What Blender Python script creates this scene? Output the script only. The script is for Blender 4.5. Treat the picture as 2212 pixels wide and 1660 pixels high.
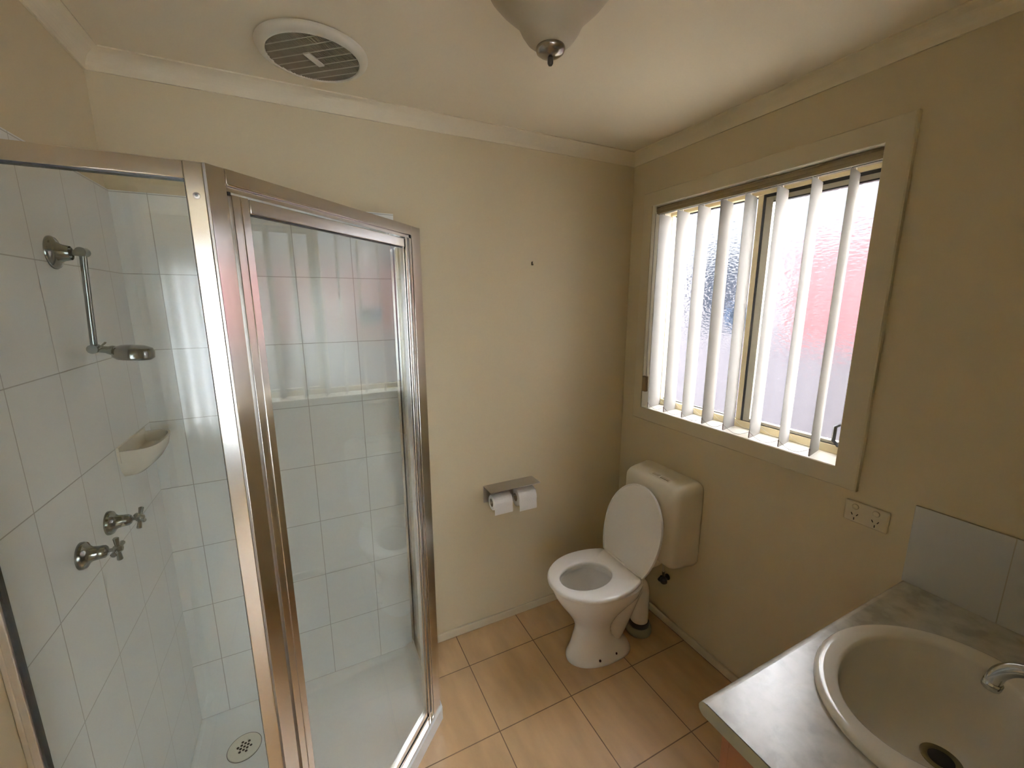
import bpy, bmesh, math, random
from mathutils import Vector, Matrix
R = math.radians
PI = math.pi
for o in list(bpy.data.objects):
    bpy.data.objects.remove(o)
SC = bpy.context.scene
COL = SC.collection

# ------------------------------------------------------------------ camera, world, exposure
cam = bpy.data.cameras.new('camera')
cam.sensor_width = 36.0
cam.sensor_fit = 'HORIZONTAL'
cam.lens = 36.0 * 901.8 / 2212.0
cam.clip_start = 0.01
camo = bpy.data.objects.new('camera', cam)
COL.objects.link(camo)
camo.location = (-1.5754, -1.7759, 1.6653)
camo.rotation_mode = 'XYZ'
camo.rotation_euler = (1.3757, 0.0030, -0.4595)
SC.camera = camo

world = bpy.data.worlds.new('overcast_sky')
SC.world = world
world.use_nodes = True
wn = world.node_tree
bg = wn.nodes['Background']
bg.inputs['Color'].default_value = (0.97, 0.985, 1.0, 1)
bg.inputs['Strength'].default_value = 120.0
SC.view_settings.view_transform = 'Standard'
SC.view_settings.look = 'None'
SC.view_settings.exposure = 1.03
SC.view_settings.gamma = 1.0
SC.view_settings.use_curve_mapping = False
SC.cycles.max_bounces = 16
SC.cycles.diffuse_bounces = 8
SC.cycles.glossy_bounces = 6
SC.cycles.transmission_bounces = 10
SC.cycles.transparent_max_bounces = 16

# ------------------------------------------------------------------ helpers
def tag(o, label=None, cat=None, group=None, kind=None):
    if label: o['label'] = label
    if cat: o['category'] = cat
    if group: o['group'] = group
    if kind: o['kind'] = kind
    return o

def empty(name, loc, label, cat, group=None):
    o = bpy.data.objects.new(name, None)
    o.empty_display_size = 0.05
    o.location = loc
    COL.objects.link(o)
    return tag(o, label, cat, group)

class MB:
    """collects shapes into one mesh (world coordinates)"""
    def __init__(s):
        s.v = []; s.f = []
    def add(s, vs, fs):
        n = len(s.v)
        s.v += [tuple(v) for v in vs]
        s.f += [tuple(i + n for i in f) for f in fs]
        return s
    def box(s, a, b, m=None):
        x0, y0, z0 = a; x1, y1, z1 = b
        vs = [(x0,y0,z0),(x1,y0,z0),(x1,y1,z0),(x0,y1,z0),(x0,y0,z1),(x1,y0,z1),(x1,y1,z1),(x0,y1,z1)]
        if m is not None: vs = [m @ Vector(v) for v in vs]
        return s.add(vs, [(0,3,2,1),(4,5,6,7),(0,1,5,4),(1,2,6,5),(2,3,7,6),(3,0,4,7)])
    def prism(s, poly, z0, z1, m=None):
        n = len(poly)
        vs = [Vector((p[0], p[1], z0)) for p in poly] + [Vector((p[0], p[1], z1)) for p in poly]
        if m is not None: vs = [m @ v for v in vs]
        fs = [tuple(range(n - 1, -1, -1)), tuple(range(n, 2 * n))]
        fs += [(i, (i + 1) % n, n + (i + 1) % n, n + i) for i in range(n)]
        return s.add(vs, fs)
    def loft(s, rings, cap0=True, cap1=True, closed=True):
        n = len(rings[0]); vs = [p for r in rings for p in r]; fs = []
        for k in range(len(rings) - 1):
            for i in range(n if closed else n - 1):
                j = (i + 1) % n
                fs.append((k*n+i, k*n+j, (k+1)*n+j, (k+1)*n+i))
        if cap0: fs.append(tuple(range(n - 1, -1, -1)))
        if cap1: fs.append(tuple((len(rings) - 1) * n + i for i in range(n)))
        return s.add(vs, fs)
    def lathe(s, prof, m=None, n=48, cap0=True, cap1=True):
        m = m or Matrix()
        rings = [[m @ Vector((r*math.cos(2*PI*i/n), r*math.sin(2*PI*i/n), z)) for i in range(n)] for r, z in prof]
        return s.loft(rings, cap0, cap1)
    def tube(s, pts, r, n=16, cap=True):
        pts = [Vector(p) for p in pts]
        rs = r if isinstance(r, (list, tuple)) else [r] * len(pts)
        rings = []; up = None
        for i, p in enumerate(pts):
            t = (pts[min(i+1, len(pts)-1)] - pts[max(i-1, 0)]).normalized()
            if up is None:
                up = Vector((0,0,1)) if abs(t.z) < .9 else Vector((1,0,0))
            a = t.cross(up)
            if a.length < 1e-5: a = t.orthogonal()
            a.normalize(); b = a.cross(t).normalized(); up = b
            rings.append([p + (a*math.cos(2*PI*k/n) + b*math.sin(2*PI*k/n)) * rs[i] for k in range(n)])
        return s.loft(rings, cap, cap)
    def build(s, name, mat, parent=None, smooth=None, bevel=0, seg=2, local=None):
        me = bpy.data.meshes.new(name)
        inv = None
        vs = s.v
        org = Vector((0, 0, 0))
        if parent is not None:
            pw = world_loc(parent)
            vs = [(v[0]-pw.x, v[1]-pw.y, v[2]-pw.z) for v in vs]
        elif local is not None:
            org = Vector(local)
            vs = [(v[0]-org.x, v[1]-org.y, v[2]-org.z) for v in vs]
        me.from_pydata(vs, [], s.f)
        bm = bmesh.new(); bm.from_mesh(me)
        bmesh.ops.recalc_face_normals(bm, faces=bm.faces[:])
        bm.to_mesh(me); bm.free()
        o = bpy.data.objects.new(name, me)
        if mat: me.materials.append(mat)
        COL.objects.link(o)
        o.location = org
        if parent is not None: o.parent = parent
        if smooth is not None:
            me.polygons.foreach_set('use_smooth', [True] * len(me.polygons))
            try: me.set_sharp_from_angle(angle=R(smooth))
            except Exception: pass
        if bevel:
            b = o.modifiers.new('bevel', 'BEVEL'); b.width = bevel; b.segments = seg
            b.limit_method = 'ANGLE'; b.angle_limit = R(40)
            if smooth is None:
                me.polygons.foreach_set('use_smooth', [True] * len(me.polygons))
                try: me.set_sharp_from_angle(angle=R(30))
                except Exception: pass
        return o

def world_loc(o):
    p = Vector((0, 0, 0))
    while o is not None:
        p += Vector(o.location); o = o.parent
    return p

def catmull(pts, k=6):
    P = [Vector(p) for p in pts]; out = []
    for i in range(len(P) - 1):
        p0 = P[max(i-1, 0)]; p1 = P[i]; p2 = P[i+1]; p3 = P[min(i+2, len(P)-1)]
        for j in range(k):
            t = j / k
            out.append(0.5*((2*p1)+(-p0+p2)*t+(2*p0-5*p1+4*p2-p3)*t*t+(-p0+3*p1-3*p2+p3)*t*t*t))
    out.append(P[-1]); return out

def rot_to(direction):
    return Vector(direction).to_track_quat('Z', 'Y').to_matrix().to_4x4()

def at(loc, direction=(0, 0, 1)):
    return Matrix.Translation(Vector(loc)) @ rot_to(direction)

# ------------------------------------------------------------------ materials
MATS = {}
def pmat(name, col, rough=.5, metal=0, spec=.5, var=0, vscale=8, bump=0, bscale=60, coat=0, rvar=0):
    m = bpy.data.materials.new(name); m.use_nodes = True
    nt = m.node_tree; b = nt.nodes['Principled BSDF']
    b.inputs['Base Color'].default_value = (*col, 1)
    b.inputs['Roughness'].default_value = rough
    b.inputs['Metallic'].default_value = metal
    b.inputs['Specular IOR Level'].default_value = spec
    if coat: b.inputs['Coat Weight'].default_value = coat; b.inputs['Coat Roughness'].default_value = .05
    geo = nt.nodes.new('ShaderNodeNewGeometry')
    if var:
        n = nt.nodes.new('ShaderNodeTexNoise'); n.inputs['Scale'].default_value = vscale; n.inputs['Detail'].default_value = 4
        nt.links.new(geo.outputs['Position'], n.inputs['Vector'])
        mx = nt.nodes.new('ShaderNodeMix'); mx.data_type = 'RGBA'
        mx.inputs[6].default_value = (*[c*(1-var) for c in col], 1)
        mx.inputs[7].default_value = (*[min(1, c*(1+var)) for c in col], 1)
        nt.links.new(n.outputs['Fac'], mx.inputs[0]); nt.links.new(mx.outputs[2], b.inputs['Base Color'])
    if rvar:
        n = nt.nodes.new('ShaderNodeTexNoise'); n.inputs['Scale'].default_value = 5; n.inputs['Detail'].default_value = 3
        nt.links.new(geo.outputs['Position'], n.inputs['Vector'])
        r = nt.nodes.new('ShaderNodeMapRange'); r.inputs[3].default_value = rough - rvar; r.inputs[4].default_value = rough + rvar
        nt.links.new(n.outputs['Fac'], r.inputs[0]); nt.links.new(r.outputs[0], b.inputs['Roughness'])
    if bump:
        n = nt.nodes.new('ShaderNodeTexNoise'); n.inputs['Scale'].default_value = bscale; n.inputs['Detail'].default_value = 3
        nt.links.new(geo.outputs['Position'], n.inputs['Vector'])
        bp = nt.nodes.new('ShaderNodeBump'); bp.inputs['Strength'].default_value = bump; bp.inputs['Distance'].default_value = .002
        nt.links.new(n.outputs['Fac'], bp.inputs['Height']); nt.links.new(bp.outputs[0], b.inputs['Normal'])
    MATS[name] = m
    return m

def tile_mat(name, col, grout, axes, off, size, mortar=.0013, rough=.12, var=.02, tvar=.0, streak=0, gmix=1):
    """grid of tiles drawn in world metres; axes = which position components run along the tile's width and height"""
    m = bpy.data.materials.new(name); m.use_nodes = True
    nt = m.node_tree; b = nt.nodes['Principled BSDF']; L = nt.links.new
    geo = nt.nodes.new('ShaderNodeNewGeometry'); sep = nt.nodes.new('ShaderNodeSeparateXYZ')
    L(geo.outputs['Position'], sep.inputs[0])
    cmb = nt.nodes.new('ShaderNodeCombineXYZ')
    for k in (0, 1):
        a = nt.nodes.new('ShaderNodeMath'); a.operation = 'SUBTRACT'
        L(sep.outputs['XYZ'.index(axes[k])], a.inputs[0]); a.inputs[1].default_value = off[k] - 50 * size[k]
        L(a.outputs[0], cmb.inputs[k])
    br = nt.nodes.new('ShaderNodeTexBrick')
    br.offset = 0; br.squash = 1
    br.inputs['Scale'].default_value = 1
    br.inputs['Mortar Size'].default_value = mortar
    br.inputs['Mortar Smooth'].default_value = .15
    br.inputs['Brick Width'].default_value = size[0]
    br.inputs['Row Height'].default_value = size[1]
    L(cmb.outputs[0], br.inputs['Vector'])
    br.inputs['Color1'].default_value = (*[c*(1-tvar) for c in col], 1)
    br.inputs['Color2'].default_value = (*[min(1, c*(1+tvar)) for c in col], 1)
    br.inputs['Mortar'].default_value = (*grout, 1)
    n = nt.nodes.new('ShaderNodeTexNoise'); n.inputs['Scale'].default_value = 3.0; n.inputs['Detail'].default_value = 5
    mp = nt.nodes.new('ShaderNodeMapping'); L(geo.outputs['Position'], mp.inputs['Vector'])
    if streak: mp.inputs['Scale'].default_value = (4.5, 1.2, 1); mp.inputs['Rotation'].default_value = (0, 0, .5)
    L(mp.outputs[0], n.inputs['Vector'])
    mr = nt.nodes.new('ShaderNodeMapRange'); mr.inputs[1].default_value = .3; mr.inputs[2].default_value = .7
    mr.inputs[3].default_value = 1 - var; mr.inputs[4].default_value = 1 + var
    L(n.outputs['Fac'], mr.inputs[0])
    mx = nt.nodes.new('ShaderNodeMix'); mx.data_type = 'RGBA'; mx.blend_type = 'MULTIPLY'; mx.inputs[0].default_value = 1
    L(br.outputs['Color'], mx.inputs[6]); L(mr.outputs[0], mx.inputs[7])
    L(mx.outputs[2], b.inputs['Base Color'])
    rr = nt.nodes.new('ShaderNodeMapRange'); rr.inputs[3].default_value = rough; rr.inputs[4].default_value = .8
    L(br.outputs['Fac'], rr.inputs[0]); L(rr.outputs[0], b.inputs['Roughness'])
    bp = nt.nodes.new('ShaderNodeBump'); bp.invert = True; bp.inputs['Strength'].default_value = .5; bp.inputs['Distance'].default_value = .001
    L(br.outputs['Fac'], bp.inputs['Height']); L(bp.outputs[0], b.inputs['Normal'])
    MATS[name] = m
    return m

WALLC = (.575, .495, .335)
wall_m = pmat('cream_wall_paint', WALLC, .55, spec=.3, var=.015, vscale=2, bump=.06, bscale=240)
ceil_m = pmat('ceiling_paint', (.70, .63, .485), .7, spec=.2, var=.01, vscale=2, bump=.05, bscale=200)
trim_m = pmat('cream_gloss_trim', (.575, .51, .365), .32, spec=.4, var=.01)
reveal_m = pmat('white_reveal_paint', (.86, .82, .72), .4, spec=.4, var=.01)
tileA_m = tile_mat('shower_tile_back', (.84, .86, .86), (.46, .46, .44), 'XZ', (-1.3878, .0444), (.1979, .2445))
tileL_m = tile_mat('shower_tile_left', (.84, .86, .86), (.44, .44, .42), 'YZ', (-.109, .0444), (.1975, .2445))
floor_m = tile_mat('beige_floor_tile', (.43, .285, .150), (.15, .09, .05), 'XY', (-1.0234, -.2044), (.3373, .3373), mortar=.0022, rough=.3, var=.13, tvar=.03, streak=1)
splash_m = tile_mat('splashback_tile', (.55, .56, .54), (.42, .38, .30), 'YZ', (-1.482, .628), (.2, .445), rough=.2)
tray_m = pmat('white_acrylic_tray', (.84, .87, .87), .22, var=.01, rvar=.05)
ceramic_m = pmat('white_vitreous_china', (.87, .85, .82), .12, var=.008)
seat_m = pmat('white_toilet_seat_plastic', (.88, .865, .84), .25, var=.008)
cistern_m = pmat('cream_cistern_plastic', (.74, .69, .57), .3, var=.01)
bowlin_m = ceramic_m
plast_m = pmat('cream_plastic', (.57, .50, .36), .35, var=.01)
white_m = pmat('white_plastic', (.80, .78, .72), .35, var=.01)
darkchrome_m = pmat('dark_reflection_chrome', (.27, .28, .27), .14, metal=1, rvar=.03)  # polished chrome, base colour darkened to stand for dark reflections
chrome_m = pmat('polished_chrome', (.55, .56, .57), .09, metal=1, rvar=.02)
alu_m = pmat('bright_anodised_aluminium', (.86, .84, .81), .17, metal=1, rvar=.03)
aluin_m = pmat('aluminium_groove', (.30, .28, .26), .3, metal=1, rvar=.03)
steel_m = pmat('brushed_steel', (.50, .46, .42), .32, metal=1, rvar=.06)
black_m = pmat('black_rubber', (.012, .011, .012), .4, var=.05)
dark_m = pmat('dark_hole', (.010, .009, .008), .8, var=.05)
winfr_m = pmat('cream_window_frame', (.78, .67, .42), .35, var=.01)
winal_m = pmat('window_sash_aluminium', (.42, .39, .30), .35, metal=.4, var=.03)
cab_m = pmat('red_brown_cabinet_laminate', (.24, .095, .042), .45, var=.08, vscale=20)
paper_m = pmat('toilet_paper', (.84, .82, .79), .95, spec=.1, var=.02, vscale=40, bump=.8, bscale=160)
card_m = pmat('paper_core', (.35, .28, .20), .9, var=.05)
soap_m = pmat('cream_soap_dish_ceramic', (.76, .72, .63), .15, var=.01)
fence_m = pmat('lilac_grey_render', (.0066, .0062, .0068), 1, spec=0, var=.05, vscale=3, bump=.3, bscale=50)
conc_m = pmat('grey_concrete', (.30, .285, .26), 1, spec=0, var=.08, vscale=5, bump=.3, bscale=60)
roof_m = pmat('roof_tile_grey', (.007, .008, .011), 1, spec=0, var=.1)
timber_m = pmat('grey_eave', (.03, .03, .035), .6, var=.02)

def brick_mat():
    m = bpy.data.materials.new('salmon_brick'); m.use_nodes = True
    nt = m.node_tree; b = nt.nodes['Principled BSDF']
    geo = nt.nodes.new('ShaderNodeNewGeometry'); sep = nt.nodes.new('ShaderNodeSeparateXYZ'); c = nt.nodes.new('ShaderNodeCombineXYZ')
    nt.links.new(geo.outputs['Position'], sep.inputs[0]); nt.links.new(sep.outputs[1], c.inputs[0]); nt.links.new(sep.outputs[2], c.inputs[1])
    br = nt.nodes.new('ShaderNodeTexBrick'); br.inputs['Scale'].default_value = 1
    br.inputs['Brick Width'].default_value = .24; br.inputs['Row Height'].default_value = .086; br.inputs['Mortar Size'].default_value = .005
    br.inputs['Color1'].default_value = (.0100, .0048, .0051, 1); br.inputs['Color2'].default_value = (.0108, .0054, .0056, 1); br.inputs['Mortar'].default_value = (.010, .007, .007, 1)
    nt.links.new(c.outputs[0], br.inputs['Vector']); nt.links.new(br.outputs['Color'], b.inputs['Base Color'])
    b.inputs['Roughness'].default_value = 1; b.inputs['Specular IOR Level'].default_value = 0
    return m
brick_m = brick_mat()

def laminate_mat():
    m = bpy.data.materials.new('mottled_grey_laminate'); m.use_nodes = True
    nt = m.node_tree; b = nt.nodes['Principled BSDF']; L = nt.links.new
    geo = nt.nodes.new('ShaderNodeNewGeometry')
    n = nt.nodes.new('ShaderNodeTexNoise'); n.inputs['Scale'].default_value = 22; n.inputs['Detail'].default_value = 6; n.inputs['Distortion'].default_value = .3
    L(geo.outputs['Position'], n.inputs['Vector'])
    cr = nt.nodes.new('ShaderNodeValToRGB')
    e = cr.color_ramp.elements
    e[0].position = .36; e[0].color = (.40, .385, .335, 1); e[1].position = .62; e[1].color = (.53, .515, .465, 1)
    k = cr.color_ramp.elements.new(.48); k.color = (.475, .46, .41, 1)
    L(n.outputs['Fac'], cr.inputs[0]); L(cr.outputs[0], b.inputs['Base Color'])
    b.inputs['Roughness'].default_value = .27
    v = nt.nodes.new('ShaderNodeTexNoise'); v.inputs['Scale'].default_value = 90
    L(geo.outputs['Position'], v.inputs['Vector'])
    bp = nt.nodes.new('ShaderNodeBump'); bp.inputs['Strength'].default_value = .08; bp.inputs['Distance'].default_value = .001
    L(v.outputs['Fac'], bp.inputs['Height']); L(bp.outputs[0], b.inputs['Normal'])
    return m
lam_m = laminate_mat()

def screen_glass():
    m = bpy.data.materials.new('clear_shower_glass'); m.use_nodes = True
    nt = m.node_tree; nt.nodes.clear(); L = nt.links.new
    out = nt.nodes.new('ShaderNodeOutputMaterial')
    tr = nt.nodes.new('ShaderNodeBsdfTransparent'); tr.inputs[0].default_value = (.955, .97, .955, 1)
    gl = nt.nodes.new('ShaderNodeBsdfGlossy'); gl.inputs['Roughness'].default_value = 0.0; gl.inputs['Color'].default_value = (1, 1, 1, 1)
    fr = nt.nodes.new('ShaderNodeFresnel'); g0 = nt.nodes.new('ShaderNodeNewGeometry'); io = nt.nodes.new('ShaderNodeMapRange'); io.inputs[3].default_value = 1.52; io.inputs[4].default_value = 1/1.52; L(g0.outputs['Backfacing'], io.inputs[0]); L(io.outputs[0], fr.inputs['IOR'])
    n = nt.nodes.new('ShaderNodeTexNoise'); n.inputs['Scale'].default_value = 2.5
    geo = nt.nodes.new('ShaderNodeNewGeometry'); L(geo.outputs['Position'], n.inputs['Vector'])
    ma = nt.nodes.new('ShaderNodeMath'); ma.operation = 'MULTIPLY_ADD'; ma.inputs[1].default_value = .25; ma.inputs[2].default_value = .95
    L(n.outputs['Fac'], ma.inputs[0])
    mu = nt.nodes.new('ShaderNodeMath'); mu.operation = 'MULTIPLY'; L(fr.outputs[0], mu.inputs[0]); L(ma.outputs[0], mu.inputs[1])
    mx = nt.nodes.new('ShaderNodeMixShader'); L(mu.outputs[0], mx.inputs[0]); L(tr.outputs[0], mx.inputs[1]); L(gl.outputs[0], mx.inputs[2])
    L(mx.outputs[0], out.inputs[0])
    return m
glass_m = screen_glass()

def obscure_glass():
    m = bpy.data.materials.new('rippled_obscure_glass'); m.use_nodes = True
    nt = m.node_tree; nt.nodes.clear(); L = nt.links.new
    out = nt.nodes.new('ShaderNodeOutputMaterial')
    geo = nt.nodes.new('ShaderNodeNewGeometry')
    mp = nt.nodes.new('ShaderNodeMapping'); mp.inputs['Scale'].default_value = (1, .62, 1.5); L(geo.outputs['Position'], mp.inputs[0])
    v = nt.nodes.new('ShaderNodeTexVoronoi'); v.feature = 'SMOOTH_F1'; v.inputs['Scale'].default_value = 85; v.inputs['Smoothness'].default_value = .6
    n = nt.nodes.new('ShaderNodeTexNoise'); n.inputs['Scale'].default_value = 70; n.inputs['Detail'].default_value = 2
    L(mp.outputs[0], n.inputs[0])
    ad = nt.nodes.new('ShaderNodeVectorMath'); ad.operation = 'MULTIPLY_ADD'
    L(n.outputs['Color'], ad.inputs[0]); ad.inputs[1].default_value = (.012,)*3; L(mp.outputs[0], ad.inputs[2])
    L(ad.outputs[0], v.inputs['Vector'])
    bp = nt.nodes.new('ShaderNodeBump'); bp.inputs['Strength'].default_value = .42; bp.inputs['Distance'].default_value = .004
    L(v.outputs['Distance'], bp.inputs['Height'])
    rf = nt.nodes.new('ShaderNodeBsdfRefraction'); rf.inputs['IOR'].default_value = 1.45; rf.inputs['Roughness'].default_value = .14; rf.inputs['Color'].default_value = (.95, .95, .97, 1)
    tl = nt.nodes.new('ShaderNodeBsdfTranslucent'); tl.inputs[0].default_value = (.86, .85, .9, 1)
    gl = nt.nodes.new('ShaderNodeBsdfGlossy'); gl.inputs['Roughness'].default_value = .15
    for s_ in (rf, tl, gl): L(bp.outputs[0], s_.inputs['Normal'])
    m1 = nt.nodes.new('ShaderNodeMixShader'); m1.inputs[0].default_value = .0; L(rf.outputs[0], m1.inputs[1]); L(tl.outputs[0], m1.inputs[2])
    m2 = nt.nodes.new('ShaderNodeMixShader'); m2.inputs[0].default_value = .03; L(m1.outputs[0], m2.inputs[1]); L(gl.outputs[0], m2.inputs[2])
    L(m2.outputs[0], out.inputs[0])
    return m
obsc_m = obscure_glass()

def cloth_mat(name, col, t=.5, tr=0.0):
    m = bpy.data.materials.new(name); m.use_nodes = True
    nt = m.node_tree; nt.nodes.clear(); L = nt.links.new
    out = nt.nodes.new('ShaderNodeOutputMaterial')
    geo = nt.nodes.new('ShaderNodeNewGeometry')
    n = nt.nodes.new('ShaderNodeTexNoise'); n.inputs['Scale'].default_value = 300; L(geo.outputs['Position'], n.inputs[0])
    bp = nt.nodes.new('ShaderNodeBump'); bp.inputs['Strength'].default_value = .15; bp.inputs['Distance'].default_value = .0005; L(n.outputs['Fac'], bp.inputs['Height'])
    d = nt.nodes.new('ShaderNodeBsdfDiffuse'); d.inputs[0].default_value = (*col, 1); L(bp.outputs[0], d.inputs['Normal'])
    l = nt.nodes.new('ShaderNodeBsdfTranslucent'); l.inputs[0].default_value = (*col, 1)
    mx = nt.nodes.new('ShaderNodeMixShader'); mx.inputs[0].default_value = t; L(d.outputs[0], mx.inputs[1]); L(l.outputs[0], mx.inputs[2])
    last = mx
    if tr:
        tp = nt.nodes.new('ShaderNodeBsdfTransparent')
        m2 = nt.nodes.new('ShaderNodeMixShader'); m2.inputs[0].default_value = tr; L(mx.outputs[0], m2.inputs[1]); L(tp.outputs[0], m2.inputs[2]); last = m2
    L(last.outputs[0], out.inputs[0])
    return m
slat_m = cloth_mat('blind_fabric', (.42, .40, .365), .42)
curtain_m = cloth_mat('net_curtain', (.66, .69, .72), .5, .07)
shade_m = pmat('alabaster_lamp_glass', (.40, .345, .245), .55, var=.06, vscale=9)

# ------------------------------------------------------------------ room shell
W = 2.0821       # room width: left wall at x=-W, window wall at x=0
D = 1.84         # wall with the doorway at y=-D
H = 2.382
WY0, WY1, WZ0, WZ1 = -.157, -1.0715, 1.118, 2.116   # window opening
def structure(mb, name, mat, **k):
    o = mb.build(name, mat, **k); o['kind'] = 'structure'; return o
structure(MB().box((-W-.1, -D-2.8, -.1), (.16, .1, 0)), 'floor', floor_m)
structure(MB().box((-W-.1, -D-.1, H), (.16, .1, H+.1)), 'ceiling', ceil_m)
structure(MB().box((-W-.1, 0, 0), (.16, .1, H)), 'wall_back', wall_m)
structure(MB().box((-W-.1, -D-.1, 0), (-W, 0, H)), 'wall_left', wall_m)
m = MB()
m.box((0, -D-.1, 0), (.16, 0, WZ0)).box((0, -D-.1, WZ1), (.16, 0, H))
m.box((0, WY0, WZ0), (.16, 0, WZ1)).box((0, -D-.1, WZ0), (.16, WY1, WZ1))
structure(m, 'wall_right', wall_m)
DX0, DX1 = -2.06, -1.16
m = MB().box((DX1, -D-.1, 0), (0, -D, H)).box((-W, -D-.1, 2.06), (DX1, -D, H)).box((-W, -D-.1, 0), (DX0, -D, 2.06))
structure(m, 'wall_front', wall_m)
# bedroom beyond the doorway (behind the camera)
BY = -4.5
m = MB().box((-3.6, BY-.1, 0), (-2.62, BY, H)).box((-.95, BY-.1, 0), (.12, BY, H)).box((-2.62, BY-.1, 2.03), (-.95, BY, H)).box((-2.62, BY-.1, 0), (-.95, BY, .5))
structure(m, 'wall_bedroom_front', wall_m)
structure(MB().box((-3.7, BY-.1, 0), (-3.6, -D, H)), 'wall_bedroom_left', wall_m)
structure(MB().box((.12, BY-.1, 0), (.22, -D-.1, H)), 'wall_bedroom_right', wall_m)
structure(MB().box((-3.6, -D-.1, 0), (-W-.1, -D, H)), 'wall_bedroom_back', wall_m)
structure(MB().box((-3.7, BY-.1, H), (.22, -D-.1, H+.1)), 'ceiling_bedroom', ceil_m)
structure(MB().box((-3.7, BY-.1, -.1), (-W-.1, -D, 0)), 'floor_bedroom', conc_m)

# cornices: a coved strip along each wall
def cornice(p0, p1, nrm, name, s=.052):
    """p0->p1 along the wall at ceiling height; nrm points into the room"""
    p0 = Vector(p0); p1 = Vector(p1); n = Vector(nrm)
    prof = [(0, 0), (.0, -s), (.006, -s)]
    for k in range(9):
        a = R(90 * k / 8)
        prof.append((.006 + (s-.012) * (1-math.cos(a)), -s + .005 + (s-.010) * math.sin(a)))
    prof += [(s, -.004), (s, 0)]
    r0 = [p0 + n*a + Vector((0, 0, b)) for a, b in prof]; r1 = [p1 + n*a + Vector((0, 0, b)) for a, b in prof]
    return structure(MB().loft([r0, r1]), name, ceil_m)
cornice((-W, 0, H), (0, 0, H), (0, -1, 0), 'trim_1')
cornice((0, 0, H), (0, -D, H), (-1, 0, 0), 'trim_2')
cornice((-W, -D, H), (-W, 0, H), (1, 0, 0), 'trim_3')
cornice((-W, -D, H), (0, -D, H), (0, 1, 0), 'trim_4')
# skirtings
def skirt(a, b, name):
    structure(MB().box(a, b), name, trim_m, bevel=.004)
skirt((-1.207, -.013, 0), (0, 0, .042), 'baseboard_back')
skirt((-.013, -1.27, 0), (0, -.013, .042), 'baseboard_right')
skirt((-W, -D, 0), (-W+.013, -.885, .042), 'baseboard_left')
# shower wall tiling
structure(MB().box((-W, -.008, .0444), (-1.222, 0, 2.0047)), 'wall_shower_back', tileA_m)
structure(MB().box((-W, -.858, .0444), (-W+.008, -.008, 2.0047)), 'wall_shower_left', tileL_m)

# ------------------------------------------------------------------ window
m = MB()     # architrave, mitred boards around the opening
y0, y1, z0, z1 = WY0, WY1, WZ0, WZ1
oy0, oy1, oz0, oz1 = -.0987, -1.1376, 1.053, 2.1798
def rect(x, a0_, a1_, c0_, c1_): return [Vector((x, a0_, c0_)), Vector((x, a0_, c1_)), Vector((x, a1_, c1_)), Vector((x, a1_, c0_))]
m.loft([rect(0, y0, y1, z0, z1), rect(0, oy0, oy1, oz0, oz1), rect(-.015, oy0, oy1, oz0, oz1), rect(-.018, oy0-.004, oy1+.004, oz0+.004, oz1-.004), rect(-.018, y0, y1, z0, z1), rect(0, y0, y1, z0, z1)], False, False)
structure(m, 'trim_5', trim_m)
m = MB()     # reveal lining
t = .0
m.box((-.0145, y1, z0-.004), (.161, y0, z0+.002)).box((-.0145, y1, z1-.002), (.161, y0, z1+.004))
m.box((-.0145, y0-.002, z0+.002), (.161, y0+.004, z1-.002)).box((-.0145, y1-.004, z0+.002), (.161, y1+.002, z1-.002))
structure(m, 'trim_6', reveal_m)

win = empty('window_1', (.09, (WY0+WY1)/2, WZ0), None, None); win['kind'] = 'structure'
fx0, fx1 = .105, .152
m = MB()
a0, a1, b0, b1 = y0-.002, y1+.002, z0+.002, z1-.002
zb, zt = 1.151, 2.078
m.box((fx0, a1, b0), (fx1, a0, zb)).box((fx0, a1, zt), (fx1, a0, b1))
m.box((fx0, -.172, zb), (fx1, a0, zt)).box((fx0, a1, zb), (fx1, a1+.014, zt))
m.box((fx0+.003, -.633, zb), (fx1, -.610, zt))
m.build('window_frame', winfr_m, win, bevel=.002)
gz0, gz1 = zb, zt
m = MB()     # sliding sash on the camera's right, dark seals
m.box((.110, -.672, gz0), (.132, -.642, gz1)).box((.110, a1+.014, gz0), (.132, a1+.030, gz1))
m.box((.112, a1+.030, gz1-.030), (.132, -.672, gz1)).box((.110, a1+.030, gz0), (.132, -.672, gz0+.014))
sash = m.build('sliding_sash', winal_m, win, bevel=.0015)
m = MB()
m.box((.109, -.643, gz0), (.128, -.633, gz1)).box((.1085, a1+.014, gz1-.012), (.128, -.642, gz1-.0005)).box((.109, a1+.014, gz0+.0005), (.128, -.642, gz0+.003))
m.box((.110, a1+.030, gz1-.034), (.130, -.672, gz1-.029)).box((.128, -.610, gz1-.005), (.142, -.172, gz1-.0005)).box((.124, -.610, gz0+.0005), (.140, -.172, gz0+.004))
m.build('glazing_seal', black_m, win)
MB().box((.119, a1+.031, gz0+.013), (.123, -.671, gz1-.029)).build('window_pane', obsc_m, win)
MB().box((.134, -.611, gz0), (.138, -.171, gz1)).build('window_pane', obsc_m, win)
# black finger pull on the sash
m = MB()
hy, hz = -1.035, 1.196
hp = [(0, -.040), (.018, -.040), (.034, -.026), (.034, .026), (.018, .040), (0, .040)]
m.tube([Vector((.098, hy+a, hz+b)) for a, b in hp], .0070, n=4)
m.box((.096, hy-.010, hz-.043), (.112, hy+.003, hz+.043))
m.build('sash_pull', black_m, win, smooth=40)

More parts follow.
